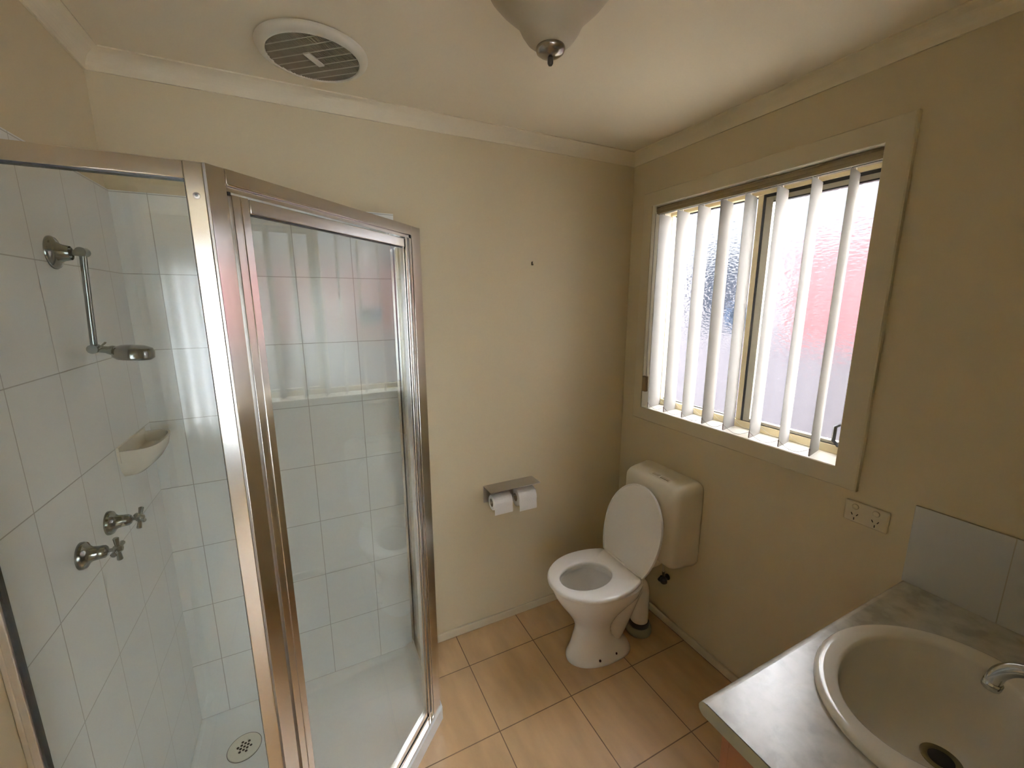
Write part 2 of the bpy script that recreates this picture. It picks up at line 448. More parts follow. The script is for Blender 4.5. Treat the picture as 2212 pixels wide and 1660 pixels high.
# vertical blind
blind = empty('vertical_blind', (.03, -.61, 2.11), 'off-white vertical blind with eight open fabric vanes hanging in the window', 'blind')
hx0, hx1 = .010, .058
m = MB().box((hx0, -1.060, 2.080), (hx1, -.162, 2.112))
m.box((hx0-.003, -1.060, 2.090), (hx0, -.162, 2.094)).box((hx0-.003, -1.060, 2.103), (hx0, -.162, 2.107))
m.build('headrail', pmat('blind_headrail_cream', (.26, .205, .12), .4, metal=0, var=.03), blind, bevel=.0015)
MB().box((hx0+.002, -1.056, 2.0778), (hx0+.020, -.166, 2.080)).build('headrail_lip', white_m, blind)
MB().box((hx0+.006, -1.056, 2.0762), (hx0+.013, -.166, 2.0778)).build('headrail_channel', black_m, blind)
near_t = [-.205, -.311, -.425, -.535, -.641, -.763, -.879, -.990]
near_b = [-.203, -.309, -.421, -.534, -.641, -.759, -.876, -.985]
for k in range(8):
    yt_, yb_ = near_t[k], near_b[k]
    xN, xF = -.014, .094
    dy = .024
    rings = []
    for j in range(13):
        f = j / 12; z = 2.070 + (1.126 - 2.070) * f
        yy = yt_ + (yb_ - yt_) * f
        ring = []
        for i in range(7):
            g = i / 6
            bow = .0035 * math.sin(PI * g) * (1 if j > 0 else 1)
            ring.append(Vector((xN + (xF - xN) * g + .4*bow, yy + dy * g - bow, z)))
        back = [p + Vector((-.0002, .0007, 0)) for p in reversed(ring)]
        rings.append(ring + back)
    m = MB().loft(rings)
    sl = m.build('slat', slat_m, blind, smooth=60)
    # top pocket hanger and bottom weight
    MB().box((.028, yt_+.007, 2.066), (.034, yt_+.013, 2.0762)).build('hanger', white_m, sl)
    wm = MB()
    a = Vector((xN, yb_, 0)); b_ = Vector((xF, yb_+dy, 0)); nrm = Vector((b_.y-a.y, -(b_.x-a.x), 0)).normalized()*.0012
    a2, b2 = a + (b_-a)*.02, a + (b_-a)*.98
    wm.add([a2+nrm+Vector((0,0,1.1225)), b2+nrm+Vector((0,0,1.1225)), b2-nrm+Vector((0,0,1.1225)), a2-nrm+Vector((0,0,1.1225)),
            a2+nrm+Vector((0,0,1.160)), b2+nrm+Vector((0,0,1.160)), b2-nrm+Vector((0,0,1.160)), a2-nrm+Vector((0,0,1.160))],
           [(0,3,2,1),(4,5,6,7),(0,1,5,4),(1,2,6,5),(2,3,7,6),(3,0,4,7)])
    wm.build('bottom_weight', slat_m, sl)
    # dark joiner button on the near edge
    MB().box((xN-.0012, yb_-.0016, 1.126), (xN+.0018, yb_+.0012, 1.152)).build('chain_clip', pmat('brown_clip', (.10, .06, .04), .5, var=.05) if k == 0 else MATS['brown_clip'], sl)
def beads(pts, r, step, mb):
    P = [Vector(p) for p in pts]; acc = 0; L = 0
    seg = []
    for i in range(len(P)-1):
        seg.append((P[i+1]-P[i]).length)
    tot = sum(seg); n = int(tot/step)
    for k in range(n):
        d = k*step; i = 0
        while i < len(seg)-1 and d > seg[i]: d -= seg[i]; i += 1
        p = P[i].lerp(P[i+1], d/max(seg[i],1e-6))
        mb.lathe([(.0001, -r), (r*.8, -r*.6), (r, 0), (r*.8, r*.6), (.0001, r)], Matrix.Translation(p), n=6)
for side in (0, 1):
    m = MB()
    xs = -.014 if side == 0 else .094; dyy = 0 if side == 0 else .024
    for k in range(7):
        ya, yb = near_b[k]+dyy, near_b[k+1]+dyy
        pts = [(xs, ya+(yb-ya)*f, 1.150 - .024*math.sin(PI*f)) for f in [i/10 for i in range(11)]]
        m.tube(pts, .0005, n=5); beads(pts, .0013 if side == 0 else .001, .0058, m)
    m.build('bottom_chain', pmat('bead_chain', (.30, .26, .2), .4, var=.05) if side == 0 else white_m, blind, smooth=60)
m = MB()
for dx, dy in ((-.004, .0), (.010, -.010)):
    pts = [(dx, -.170+dy*1.3, 2.078), (dx, -.166+dy, 1.7), (dx, -.166+dy, 1.29)]
    m.tube(pts, .0006, n=5); beads(pts, .0017, .006, m)
m.build('control_chain', MATS['bead_chain'], blind, smooth=60)
m = MB().tube([(.002, -.165, 2.076), (.004, -.163, 1.6), (.006, -.163, 1.285)], .0022, n=8)
m.build('pull_cord', white_m, blind, smooth=60)
MB().box((-.024, -.190, 1.205), (-.006, -.162, 1.285)).build('chain_weight', pmat('tan_weight', (.30, .22, .13), .5, var=.03), blind, bevel=.003)

# ------------------------------------------------------------------ outside the window
tag(MB().box((.16, -7, -.12), (9, 9, -.02)).build('ground', conc_m), kind='structure')
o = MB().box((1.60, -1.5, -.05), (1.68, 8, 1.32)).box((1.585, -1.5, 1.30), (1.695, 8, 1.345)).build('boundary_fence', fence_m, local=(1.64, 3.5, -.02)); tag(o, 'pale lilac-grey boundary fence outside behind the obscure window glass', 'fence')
hs = empty('neighbour_house', (3.4, 1, -.02), 'salmon brick neighbouring house blurred behind the rippled window glass', 'house')
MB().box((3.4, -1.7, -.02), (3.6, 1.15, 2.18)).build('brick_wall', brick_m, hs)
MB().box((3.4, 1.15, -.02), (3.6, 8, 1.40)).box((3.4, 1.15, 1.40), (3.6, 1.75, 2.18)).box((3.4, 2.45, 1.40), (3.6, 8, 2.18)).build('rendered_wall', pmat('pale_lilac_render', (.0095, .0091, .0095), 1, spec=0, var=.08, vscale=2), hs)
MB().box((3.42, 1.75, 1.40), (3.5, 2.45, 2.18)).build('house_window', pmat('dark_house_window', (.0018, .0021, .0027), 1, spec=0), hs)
MB().box((3.36, -1.75, 2.18), (3.6, 8, 3.45)).build('sky_blocking_wall', pmat('pale_blue_grey_sky_screen', (.0073, .0076, .0080), 1, spec=0, var=.08, vscale=2), hs)  # added wall; blocks the glaring sky above the brick and stands for it
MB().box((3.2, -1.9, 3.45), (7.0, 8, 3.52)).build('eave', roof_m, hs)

pot = empty('hanging_pot', (.53, -.30, 1.60), 'dark round hanging pot, a blurred blob behind the left window pane', 'pot')
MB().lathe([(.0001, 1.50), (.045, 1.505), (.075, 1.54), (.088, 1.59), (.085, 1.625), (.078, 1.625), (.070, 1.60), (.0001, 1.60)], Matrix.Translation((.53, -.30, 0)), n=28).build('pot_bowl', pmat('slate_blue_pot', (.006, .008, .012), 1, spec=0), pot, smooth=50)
MB().tube([(.53, -.30, 1.60), (.53, -.30, 2.30)], .002, n=6).build('hanging_wire', black_m, pot)
MB().box((.16, -.31, 2.30), (.545, -.29, 2.315)).box((.16, -.31, 2.16), (.168, -.29, 2.30)).build('wall_bracket', black_m, pot)
# ------------------------------------------------------------------ bedroom window and curtain behind the camera
m = MB()
for a, b in (((-2.62, .5), (-2.57, 2.03)), ((-1.0, .5), (-.95, 2.03)), ((-2.57, .5), (-1.0, .55)), ((-2.57, 1.98), (-1.0, 2.03)), ((-1.80, .55), (-1.76, 1.98))):
    m.box((a[0], BY-.07, a[1]), (b[0], BY-.03, b[1]))
structure(m, 'window_2', winfr_m)
rings = []
n = 150
pts = []
for i in range(n+1):
    f = i/n; x = -2.68 + 1.8*f
    pts.append((x, BY+.09+.028*math.sin(f*PI*34+1.5*math.sin(f*9))))
vs = []; fs = []
for z in (.08, 1.0, 2.12):
    for p in pts: vs.append((p[0], p[1], z))
for k in range(2):
    for i in range(n): fs.append((k*(n+1)+i, k*(n+1)+i+1, (k+1)*(n+1)+i+1, (k+1)*(n+1)+i))
cu = MB().add(vs, fs).build('sheer_curtain', curtain_m, smooth=180, local=(-1.78, BY+.09, .08))
so = cu.modifiers.new('thick', 'SOLIDIFY'); so.thickness = .001
tag(cu, 'white sheer curtain over the bedroom window, seen mirrored in the shower glass', 'curtain')

# ------------------------------------------------------------------ shower tray
CORN1 = (-1.209, -.390)     # tray corner at the short return panel
TX = -1.209; TC = -.8185    # right side plane, diagonal x-y=TC
TYF = -.872                 # front side plane
bm = bmesh.new()
nx, ny = 88, 88
X0, X1, Y0, Y1 = -W+.0081, TX, TYF, -.0081
grid = [[bm.verts.new((X0+(X1-X0)*i/nx, Y0+(Y1-Y0)*j/ny, 0)) for j in range(ny+1)] for i in range(nx+1)]
for i in range(nx):
    for j in range(ny):
        bm.faces.new((grid[i][j], grid[i+1][j], grid[i+1][j+1], grid[i][j+1]))
nrm = Vector((1, -1, 0)).normalized()
bmesh.ops.bisect_plane(bm, geom=bm.verts[:]+bm.edges[:]+bm.faces[:], plane_co=(TX, TX-TC, 0), plane_no=nrm, clear_outer=True)
def sstep(a, b, x):
    x = max(0, min(1, (x-a)/(b-a))); return x*x*(3-2*x)
edge_list = [e for e in bm.edges if e.is_boundary]
def open_d(v):
    return min(TX - v.x, v.y - TYF, (TC - (v.x - v.y)) / 2**.5)
for v in bm.verts:
    do = open_d(v.co); dw = min(v.co.x - X0, Y1 - v.co.y)
    dd = math.hypot(v.co.x+1.915, v.co.y+.187)
    z = .024 + .012*min(1, dd/.8)
    z += (.0600 - z) * (1 - sstep(.045, .085, do))
    z = max(z, .0443 - (.0443-.024)*sstep(.0, .055, dw)) if do > .05 else max(z, z)
    if do < .006: z -= .004*(1-do/.006)
    v.co.z = z
ret = bmesh.ops.extrude_edge_only(bm, edges=[e for e in bm.edges if e.is_boundary])
for v in [g for g in ret['geom'] if isinstance(g, bmesh.types.BMVert)]: v.co.z = 0
bmesh.ops.recalc_face_normals(bm, faces=bm.faces[:])
me = bpy.data.meshes.new('shower_tray'); bm.to_mesh(me); bm.free()
for p in me.polygons: p.use_smooth = True
me.set_sharp_from_angle(angle=R(50))
me.materials.append(tray_m)
tray = bpy.data.objects.new('shower_tray', me); COL.objects.link(tray)
tag(tray, 'white corner shower tray with a cut-off front corner on the floor tiles', 'shower tray')
dz = .026
waste_m = pmat('ivory_waste_plastic', (.78, .76, .66), .3, var=.01)
m = MB().lathe([(.052, dz-.004), (.054, dz+.0005), (.053, dz+.002), (.050, dz+.0025)], Matrix.Translation((-1.915, -.187, 0)), cap0=True, cap1=True)
waste = m.build('waste_grate', waste_m, tray, smooth=30)
m = MB().lathe([(.0545, dz-.004), (.0565, dz+.0004), (.0545, dz+.0006)], Matrix.Translation((-1.915, -.187, 0)), n=48, cap0=False, cap1=False)
m.build('waste_ring', pmat('grimy_ring', (.16, .15, .13), .7, var=.1), tray, smooth=30)
m = MB()
c30, s30 = math.cos(R(20)), math.sin(R(20)); stp = .0125
def hole(q, r):
    px = (q + r/2)*stp; py = r*stp*.866
    X = px*c30 - py*s30 - 1.915; Y = px*s30 + py*c30 - .187
    m.lathe([(.0044, dz+.0026), (.0044, dz+.0031)], Matrix.Translation((X, Y, 0)), n=12)
# star of thirteen holes
for q, r in [(0,0),(1,0),(-1,0),(0,1),(0,-1),(1,-1),(-1,1),(1,1),(-1,-1),(2,-1),(-2,1),(1,-2),(-1,2)]: hole(q, r)
m.build('drain_hole', dark_m, waste)

# ------------------------------------------------------------------ shower screen
scr = empty('shower_screen', (-1.45, -.62, .06), 'chrome-framed clear glass corner shower screen standing on the white tray', 'shower screen')
ZB, ZT = .060, 1.896
P1 = Vector((-1.700, -.868)); P2 = Vector((-1.2165, -.3845))
T = Vector((1, 1)).normalized(); N = Vector((1, -1)).normalized()   # N points out to the room
LEN = (P2-P1).length
def dp(u, n):       # diagonal-plane coordinates: u along, n inward depth
    p = P1 + T*u - N*n; return (p.x, p.y)
def dbox(mb, u0, u1, n0, n1, z0, z1):
    mb.prism([dp(u0, n0), dp(u1, n0), dp(u1, n1), dp(u0, n1)], z0, z1)
# left fixed panel
for za, zb_ in ((ZT-.028, ZT), (ZB, ZB+.030)):
    MB().box((-2.0625, -.868, za), (-1.732, -.842, zb_)).build('panel_rail', alu_m, scr, bevel=.0015)
m = MB().box((-W+.0085, -.866, ZB), (-2.0625, -.840, ZT)).box((-W+.0005, -.866, ZB), (-W+.0085, -.8585, ZT)); m.build('wall_channel', pmat('satin_aluminium', (.80, .77, .72), .38, metal=1, rvar=.04), scr, bevel=.0015)
m = MB().box((-2.0625, -.862, ZB+.03), (-2.0592, -.848, ZT-.028)).box((-1.7335, -.862, ZB+.03), (-1.732, -.848, ZT-.028)).box((-2.0592, -.8625, ZT-.030), (-1.7345, -.848, ZT-.028))
m.build('glass_seal', black_m, scr)
MB().box((-2.0600, -.8575, ZB+.028), (-1.7330, -.8525, ZT-.026)).build('fixed_pane', glass_m, scr)
# corner post between the fixed panel and the door opening
m = MB().prism([(-1.732, -.868), (-1.7045, -.868), (-1.7045, -.838), (-1.732, -.838)], ZB, ZT)
m.build('post', alu_m, scr, bevel=.0015)
m = MB().prism([(-1.7045, -.8665), (-1.7005, -.8665), (-1.7035, -.838), (-1.7045, -.838)], ZB, ZT)
m.build('post_groove', aluin_m, scr)
m = MB(); m.prism([(-1.7005, -.8690), dp(.003, 0), dp(.034, 0), dp(.034, .030), (-1.7035, -.838)], ZB, ZT)
m.build('post', alu_m, scr, bevel=.0012)
MB().lathe([(.0001,0),(.0055,0),(.005,.0018),(.0001,.0022)], at((-1.7175, -.868, 1.842), (0,-1,0)), n=20).build('screw', steel_m, scr, smooth=40)
MB().lathe([(.0001,.0022),(.0022,.0022),(.0022,.0026),(.0001,.0026)], at((-1.7175, -.868, 1.842), (0,-1,0)), n=12).build('screw_recess', black_m, scr)
# header over the door
m = MB(); dbox(m, .034, LEN-.052, -.001, .030, 1.8700, ZT); dbox(m, .034, LEN-.052, .004, .030, 1.8585, 1.8700); dbox(m, .034, LEN-.052, -.004, .0, 1.8675, 1.8715)
m.build('header', alu_m, scr, bevel=.0008)
m = MB(); dbox(m, .034, LEN-.052, .0032, .0042, 1.8585, 1.8605); m.build('header_lip', alu_m, scr)
m = MB(); dbox(m, .036, .041, .001, .004, 1.852, 1.8585); m.build('corner_cap', black_m, scr)
# right side posts
m = MB(); dbox(m, LEN-.052, LEN-.001, -.002, .020, ZB, ZT); m.build('post', alu_m, scr, bevel=.0015)
m = MB(); dbox(m, LEN-.0545, LEN-.052, .001, .02, ZB, ZT); m.build('post_groove', black_m, scr)
m = MB(); dbox(m, LEN-.064, LEN-.0545, -.001, .02, ZB, 1.858); m.build('jamb', alu_m, scr, bevel=.0008)
m = MB(); dbox(m, LEN-.075, LEN-.064, .006, .02, ZB, 1.858); m.build('post_groove', aluin_m, scr)
m = MB(); dbox(m, LEN-.083, LEN-.075, .001, .02, ZB, 1.858); m.build('jamb', alu_m, scr, bevel=.0008)
# bottom track on the diagonal
m = MB(); dbox(m, .034, LEN-.052, -.004, .030, ZB, .071); dbox(m, .034, LEN-.052, .004, .026, .071, .096); m.build('bottom_track', alu_m, scr, bevel=.001)
# return panel beside the bare wall
rx = -1.2175
for za, zb_ in ((ZT-.028, ZT), (ZB, ZB+.030)):
    MB().box((rx-.026, P2.y+.002, za), (rx, -.024, zb_)).build('panel_rail', alu_m, scr, bevel=.0015)
MB().box((rx-.028, -.024, ZB), (rx+.002, -.0085, ZT)).build('wall_channel', alu_m, scr, bevel=.0015)
m = MB().box((rx-.026, P2.y+.004, ZB+.03), (rx, P2.y+.026, ZT-.028)); m.build('post', alu_m, scr, bevel=.0012)
MB().box((rx-.0155, P2.y+.024, ZB+.028), (rx-.0105, -.023, ZT-.026)).build('fixed_pane', glass_m, scr)
MB().box((rx-.018, -.0265, ZB+.03), (rx-.008, -.024, ZT-.028)).build('glass_seal', black_m, scr)
# the door
door = MB(); dbox(door, .0465, .0605, .006, .026, .100, 1.8560); dbox(door, .0605, .064, .0075, .026, .100, 1.8560); dbox(door, .064, .080, .006, .026, .100, 1.8560)
dr = door.build('shower_door', alu_m, scr, bevel=.0008)
m = MB(); dbox(m, .034, .0465, .012, .026, .1, 1.858); m.build('hinge_recess', aluin_m, dr)
m = MB(); dbox(m, .080, LEN-.087, .003, .020, 1.8290, 1.8545); m.build('door_rail', alu_m, dr, bevel=.0015)
m = MB(); dbox(m, .080, LEN-.087, .006, .020, .104, .124); m.build('door_rail', alu_m, dr, bevel=.0015)
m = MB(); dbox(m, .080, LEN-.087, .005, .018, .0985, .1035); m.build('door_seal', black_m, dr)
m = MB(); dbox(m, .080, LEN-.087, .008, .016, 1.8265, 1.829); m.build('door_seal', black_m, dr)
m = MB(); dbox(m, LEN-.092, LEN-.087, .006, .018, .124, 1.829); m.build('door_edge_strip', alu_m, dr)
m = MB(); dbox(m, .078, LEN-.091, .0105, .0155, .122, 1.831); m.build('door_pane', glass_m, dr)

# ------------------------------------------------------------------ shower arm, taps, soap dish on the left wall
WX = -W + .008
def flange(mb, c, r, L=.05, d=(1, 0, 0)):
    mb.lathe([(r, 0), (r, .003), (r*.93, .007), (r*.62, .012), (r*.5, .020), (r*.42, .032), (r*.36, L-.004), (r*.30, L)], at(c, d), n=32)
arm = empty('wall_shower_head', (WX, -.425, 1.778), 'chrome jointed wall shower with flat rose, high on the tiled left wall', 'shower head')
ay = -.425
m = MB(); flange(m, (WX, ay, 1.778), .037, .030); m.build('wall_flange', darkchrome_m, arm, smooth=35)
jx = WX + .052
m = MB().tube([(WX+.028, ay, 1.779), (WX+.036, ay, 1.779), (WX+.045, ay, 1.780), (jx+.006, ay, 1.781)], [.008, .0065, .009, .009], n=16)
m.tube([(jx, ay-.012, 1.781), (jx, ay+.014, 1.781)], .0105, n=20); m.tube([(jx, ay+.014, 1.781), (jx, ay+.019, 1.781)], .006, n=6)
m.build('upper_joint', darkchrome_m, arm, smooth=35)
bx, bz = -2.034, 1.556
m = MB().tube([(jx, ay, 1.776), (bx, ay, bz+.006)], .0068, n=16); m.build('arm_rod', darkchrome_m, arm, smooth=35)
m = MB().tube([(bx, ay-.015, bz), (bx, ay+.013, bz)], .0105, n=20)
m.tube([(bx, ay, bz), (bx+.040, ay, bz-.006)], [.008, .009], n=16); m.tube([(bx+.012, ay-.012, bz+.002), (bx+.028, ay-.018, bz+.016)], .0022, n=8)
m.build('lower_joint', darkchrome_m, arm, smooth=35)
hd = Vector((.985, 0, -.12)).normalized(); h0 = Vector((bx+.036, ay, bz-.006))
# the rose: a flattened bell lying nearly level, spray face down
cen = h0 + hd*.036
up = Vector((.10, 0, 1)).normalized()
m = MB().lathe([(.0001, -.017), (.037, -.017), (.041, -.013), (.041, .002), (.037, .010), (.024, .015), (.0001, .017)], at(cen, up), n=40)
m.tube([h0-hd*.014, h0-hd*.004, h0+hd*.006], [.009, .012, .010], n=16)
rose = m.build('shower_rose', darkchrome_m, arm, smooth=35)
MB().lathe([(.0001, -.0185), (.034, -.0185), (.035, -.017), (.0001, -.0169)], at(cen, up), n=32).build('spray_face', pmat('grey_spray_face', (.16, .17, .16), .4, var=.05), rose, smooth=35)

def tap(y, z, ang, label):
    t = empty('shower_tap', (WX, y, z), label, 'tap', 'pair of shower taps')
    m = MB(); m.lathe([(.031, 0), (.031, .004), (.029, .009), (.021, .014), (.0165, .020), (.0150, .034), (.0140, .042), (.0105, .046), (.0055, .048)], at((WX, y, z), (1, 0, 0)), n=32)
    m.build('tap_body', darkchrome_m, t, smooth=35)
    m = MB().tube([(WX+.046, y, z), (WX+.060, y, z)], .0042, n=12)
    m.lathe([(.0075, .056), (.0095, .060), (.0095, .068), (.0060, .073), (.0001, .0745)], at((WX, y, z), (1, 0, 0)), n=20)
    for k in range(4):
        a = ang + k*PI/2
        d = Vector((0, math.cos(a), math.sin(a)))
        c = Vector((WX+.064, y, z))
        m.tube([c+d*.006, c+d*.018, c+d*.027, c+d*.0285], [.0040, .0052, .0060, .0045], n=12)
    m.build('cross_handle', darkchrome_m, t, smooth=35)
    return t
tap(-.578, 1.102, R(92), 'chrome cross-handle shower tap on the left tiled wall, nearer the camera')
tap(-.424, 1.105, R(50), 'chrome cross-handle shower tap beside it, farther back below the soap dish')

# soap dish: a shelf pocket one tile wide
sd0, sd1 = -.298, -.078
m = MB()
rings = []
def dish(yc_half, depth, z, inset=0.0, wall=0.0):
    yc = (sd0+sd1)/2; out = []
    nseg = 28
    for i in range(nseg+1):
        a = PI*i/nseg
        yy = yc - math.cos(a)*(yc_half)
        # rounded-rectangle half outline
        s_ = abs(math.sin(a))**.45; c_ = math.copysign(abs(math.cos(a))**.7, -math.cos(a))
        out.append(Vector((WX + wall + depth*s_, yc + c_*yc_half, z)))
    return out
hw = (sd1-sd0)/2
outer = [dish(hw*.50, .014, 1.166), dish(hw*.78, .040, 1.176), dish(hw*.93, .062, 1.195), dish(hw*.99, .078, 1.222), dish(hw, .086, 1.256)]
inner = [dish(hw-.006, .0800, 1.256, wall=0.0), dish(hw-.010, .074, 1.238), dish(hw*.88, .062, 1.224), dish(hw*.6, .040, 1.219)]
m.loft(outer + inner, True, True)
m.box((WX, sd0-.002, 1.222), (WX+.006, sd1+.002, 1.268))
o = m.build('soap_dish', soap_m, smooth=50, local=(WX, -.206, 1.19)); tag(o, 'cream ceramic soap dish projecting from the tiled left wall above the taps', 'soap dish')

# ------------------------------------------------------------------ exhaust fan
fan = empty('exhaust_fan', (-1.480, -.287, H), 'round cream exhaust fan grille with dusty slats on the ceiling', 'exhaust fan')
FC = Matrix.Translation((-1.480, -.287, 0))
m = MB().lathe([(.143, H-.0005), (.150, H-.004), (.150, H-.008), (.147, H-.014), (.140, H-.020), (.131, H-.0235), (.126, H-.0235), (.124, H-.020), (.124, H-.012)], FC, n=96, cap0=True, cap1=False)
m.build('rim', pmat('aged_cream_rim', (.62, .575, .47), .4, var=.02), fan, smooth=30)
MB().lathe([(.1245, H-.0105), (.1245, H-.0115)], FC, n=64).build('backing', pmat('dark_fan_cavity', (.035, .024, .015), .9, var=.2), fan)
fm = Matrix.Translation((-1.480, -.287, 0)) @ Matrix.Rotation(R(50), 4, 'Z')
grime = pmat('dusty_slat', (.18, .14, .09), .6, var=.15, vscale=30)
m = MB(); k = -.1225
while k < .1226:
    h = math.sqrt(max(0, .1235**2 - k*k))
    if h > .004: m.box((-h, k-.0011, H-.0215), (h, k+.0011, H-.0165), fm)
    k += .0049
m.build('grille_slats', grime, fan)
m = MB()
for k in (-.094, -.063, -.031, .0, .031, .063, .094):
    h = math.sqrt(.1235**2 - k*k); m.box((k-.0014, -h, H-.0225), (k+.0014, h, H-.0165), fm)
m.build('cross_rib', pmat('pale_rib', (.34, .285, .21), .5, var=.08), fan)
MB().box((-.034, -.0095, H-.0255), (.034, .0095, H-.0205), fm).build('badge', pmat('pale_badge', (.50, .46, .38), .4, var=.03), fan, bevel=.001)

# ------------------------------------------------------------------ ceiling light
lamp = empty('ceiling_light', (-1.06, -.92, H), 'unlit bell-shaped frosted glass ceiling light with a dark metal finial', 'ceiling light')
LM = Matrix.Translation((-1.06, -.92, 0))
prof = [(.022, 2.186), (.036, 2.191), (.050, 2.202), (.061, 2.217), (.068, 2.231), (.077, 2.243), (.094, 2.258), (.112, 2.274), (.130, 2.294), (.143, 2.318), (.149, 2.345), (.150, 2.36)]
m = MB().lathe(prof + [(.146, 2.36), (.139, 2.32), (.108, 2.277), (.073, 2.246), (.046, 2.205), (.020, 2.190)], LM, n=72, cap0=False, cap1=False)
m.build('glass_shade', shade_m, lamp, smooth=60)
MB().lathe([(.085, H-.0005), (.088, H-.012), (.080, H-.030), (.03, H-.035), (.03, 2.20), (.010, 2.19)], LM, n=48).build('ceiling_plate', steel_m, lamp, smooth=40)
pew_m = pmat('dark_pewter', (.30, .27, .24), .22, metal=1, rvar=.05)
MB().lathe([(.024, 2.190), (.030, 2.1875), (.031, 2.184), (.029, 2.179), (.022, 2.174), (.012, 2.170), (.0062, 2.168)], LM, n=40, cap0=True, cap1=True).build('finial_cap', pew_m, lamp, smooth=40)
MB().lathe([(.0058, 2.171), (.0062, 2.163), (.0060, 2.158), (.0040, 2.1545), (.0001, 2.154)], LM, n=20).build('finial_pin', pmat('black_pewter', (.05, .035, .025), .3, metal=.6, var=.05), lamp, smooth=40)

# ------------------------------------------------------------------ wall hook, toilet roll holder
m = MB().box((-.5955, -.003, 1.832), (-.5895, 0, 1.847)); m.tube([(-.5925, -.003, 1.846), (-.5925, -.008, 1.846)], .0022, n=8); m.tube([(-.5925, -.002, 1.836), (-.5925, -.011, 1.832), (-.5925, -.014, 1.838)], .0017, n=8)
tag(m.build('wall_hook', pmat('old_brown_hook', (.06, .04, .025), .5, metal=.5, var=.1), local=(-.5925, 0, 1.84)), 'tiny dark hook left in the bare cream wall', 'hook')
holder = empty('toilet_roll_holder', (-.72, 0, .775), 'brown-steel double toilet roll holder with a flat shelf on the cream wall', 'toilet roll holder')
m = MB().box((-.857, -.092, .7765), (-.585, -.0, .779))
shelf = m.build('shelf', steel_m, holder, bevel=.0006)
m = MB().box((-.857, -.003, .690), (-.585, 0, .7765)); m.build('back_plate', steel_m, holder, bevel=.0006)
m = MB().box((-.724, -.050, .715), (-.718, -.002, .777)).tube([(-.836, -.050, .722), (-.592, -.050, .722)], .0055, n=14)
m.lathe([(.009, 0), (.009, .006)], at((-.598, -.050, .722), (1, 0, 0)), n=16)
m.build('roll_bar', steel_m, holder, smooth=35)
def roll(x0, x1, r, label, tail):
    yc, zc = -.050, .722
    n = 48; rc = .020
    zc2 = zc - rc + .0055
    yc2 = yc
    def ring(x, rad): return [Vector((x, yc2 + rad*math.cos(2*PI*i/n), zc2 + rad*math.sin(2*PI*i/n))) for i in range(n)]
    mb = MB().loft([ring(x0, rc), ring(x0, r-.002), ring(x0+.002, r), ring(x1-.002, r), ring(x1, r-.002), ring(x1, rc), ring(x0, rc)], False, False)
    # loose tail hanging at the front
    sheet = []
    for a in (60, 80, 100, 120, 140, 160, 180):
        sheet.append((yc2 + (r+.0012)*math.cos(R(a)), zc2 + (r+.0012)*math.sin(R(a))))
    for k in range(1, 7): sheet.append((yc2 - r - .0012 + .0015*math.sin(k), zc2 - tail*k/6))
    e = len(sheet)
    outl = [(y-.0004, z) for y, z in sheet] + [(y+.0006, z-.0002) for y, z in reversed(sheet)]
    mb.loft([[Vector((x0+.001, y, z)) for y, z in outl], [Vector((x1-.001, y, z)) for y, z in outl]])
    o = mb.build('toilet_roll', paper_m, smooth=40, local=((x0+x1)/2, yc, zc))
    tag(o, label, 'toilet roll', 'toilet rolls on the holder')
    c = MB().loft([ring(x0+.0005, rc+.0006), ring(x1-.0005, rc+.0006), ring(x1-.0005, rc-.0012), ring(x0+.0005, rc-.0012), ring(x0+.0005, rc+.0006)], False, False).build('cardboard_core', card_m, o, smooth=40)
roll(-.836, -.738, .037, 'left one of two white toilet rolls on the holder, the smaller roll', .050)
roll(-.706, -.608, .044, 'right one of two white toilet rolls on the holder, the fuller roll', .056)

# ------------------------------------------------------------------ toilet
TY = -.386
wc = empty('toilet', (-.40, TY, 0), 'white toilet with raised lid and cream cistern in the corner below the window', 'toilet')
def egg(xf, xb, hw, z, n=56, back=2.6, front=2.0, xc=None, tilt=0):
    """closed outline from front tip xf to back xb, half-width hw"""
    if xc is None: xc = xb + (xf-xb)*.42
    out = []
    for i in range(n):
        a = 2*PI*i/n; c = math.cos(a); s_ = math.sin(a)
        if c >= 0:   # front
            x = xc + (xf-xc)*abs(c)**(2/front); y = hw*math.copysign(abs(s_)**(2/front), s_)
        else:
            x = xc + (xb-xc)*abs(c)**(2/back); y = hw*math.copysign(abs(s_)**(2/back), s_)
        out.append(Vector((x, TY+y, z)))
    return out
L = [(.0, -.598, -.276, .104), (.012, -.600, -.274, .105), (.026, -.596, -.278, .096), (.040, -.590, -.284, .088), (.065, -.578, -.325, .082), (.10, -.562, -.375, .080), (.14, -.550, -.385, .077),
     (.175, -.554, -.385, .082), (.21, -.570, -.380, .096), (.26, -.602, -.360, .120), (.31, -.638, -.315, .146), (.35, -.662, -.258, .165), (.380, -.674, -.250, .174), (.400, -.677, -.246, .175)]
rings = [egg(xf, xb, hw_, z, back=(3.6 if z < .05 else 2.6)) for z, xf, xb, hw_ in L]
inner = [(.404, -.670, -.252, .168), (.404, -.645, -.365, .128), (.398, -.640, -.370, .119), (.368, -.640, -.370, .119), (.366, -.652, -.356, .134), (.345, -.642, -.360, .128), (.30, -.612, -.375, .106), (.25, -.580, -.385, .080), (.200, -.545, -.400, .050)]
rings += [egg(xf, xb, hw_, z, front=2.0, back=2.0) for z, xf, xb, hw_ in inner]
pan = MB().loft(rings).build('pan', ceramic_m, wc, smooth=60)
MB().loft([egg(-.575, -.388, .078, .238, front=2.0, back=2.0), egg(-.575, -.388, .078, .240, front=2.0, back=2.0)]).build('bowl_water', pmat('still_water', (.30, .30, .27), .03, var=.02), pan)
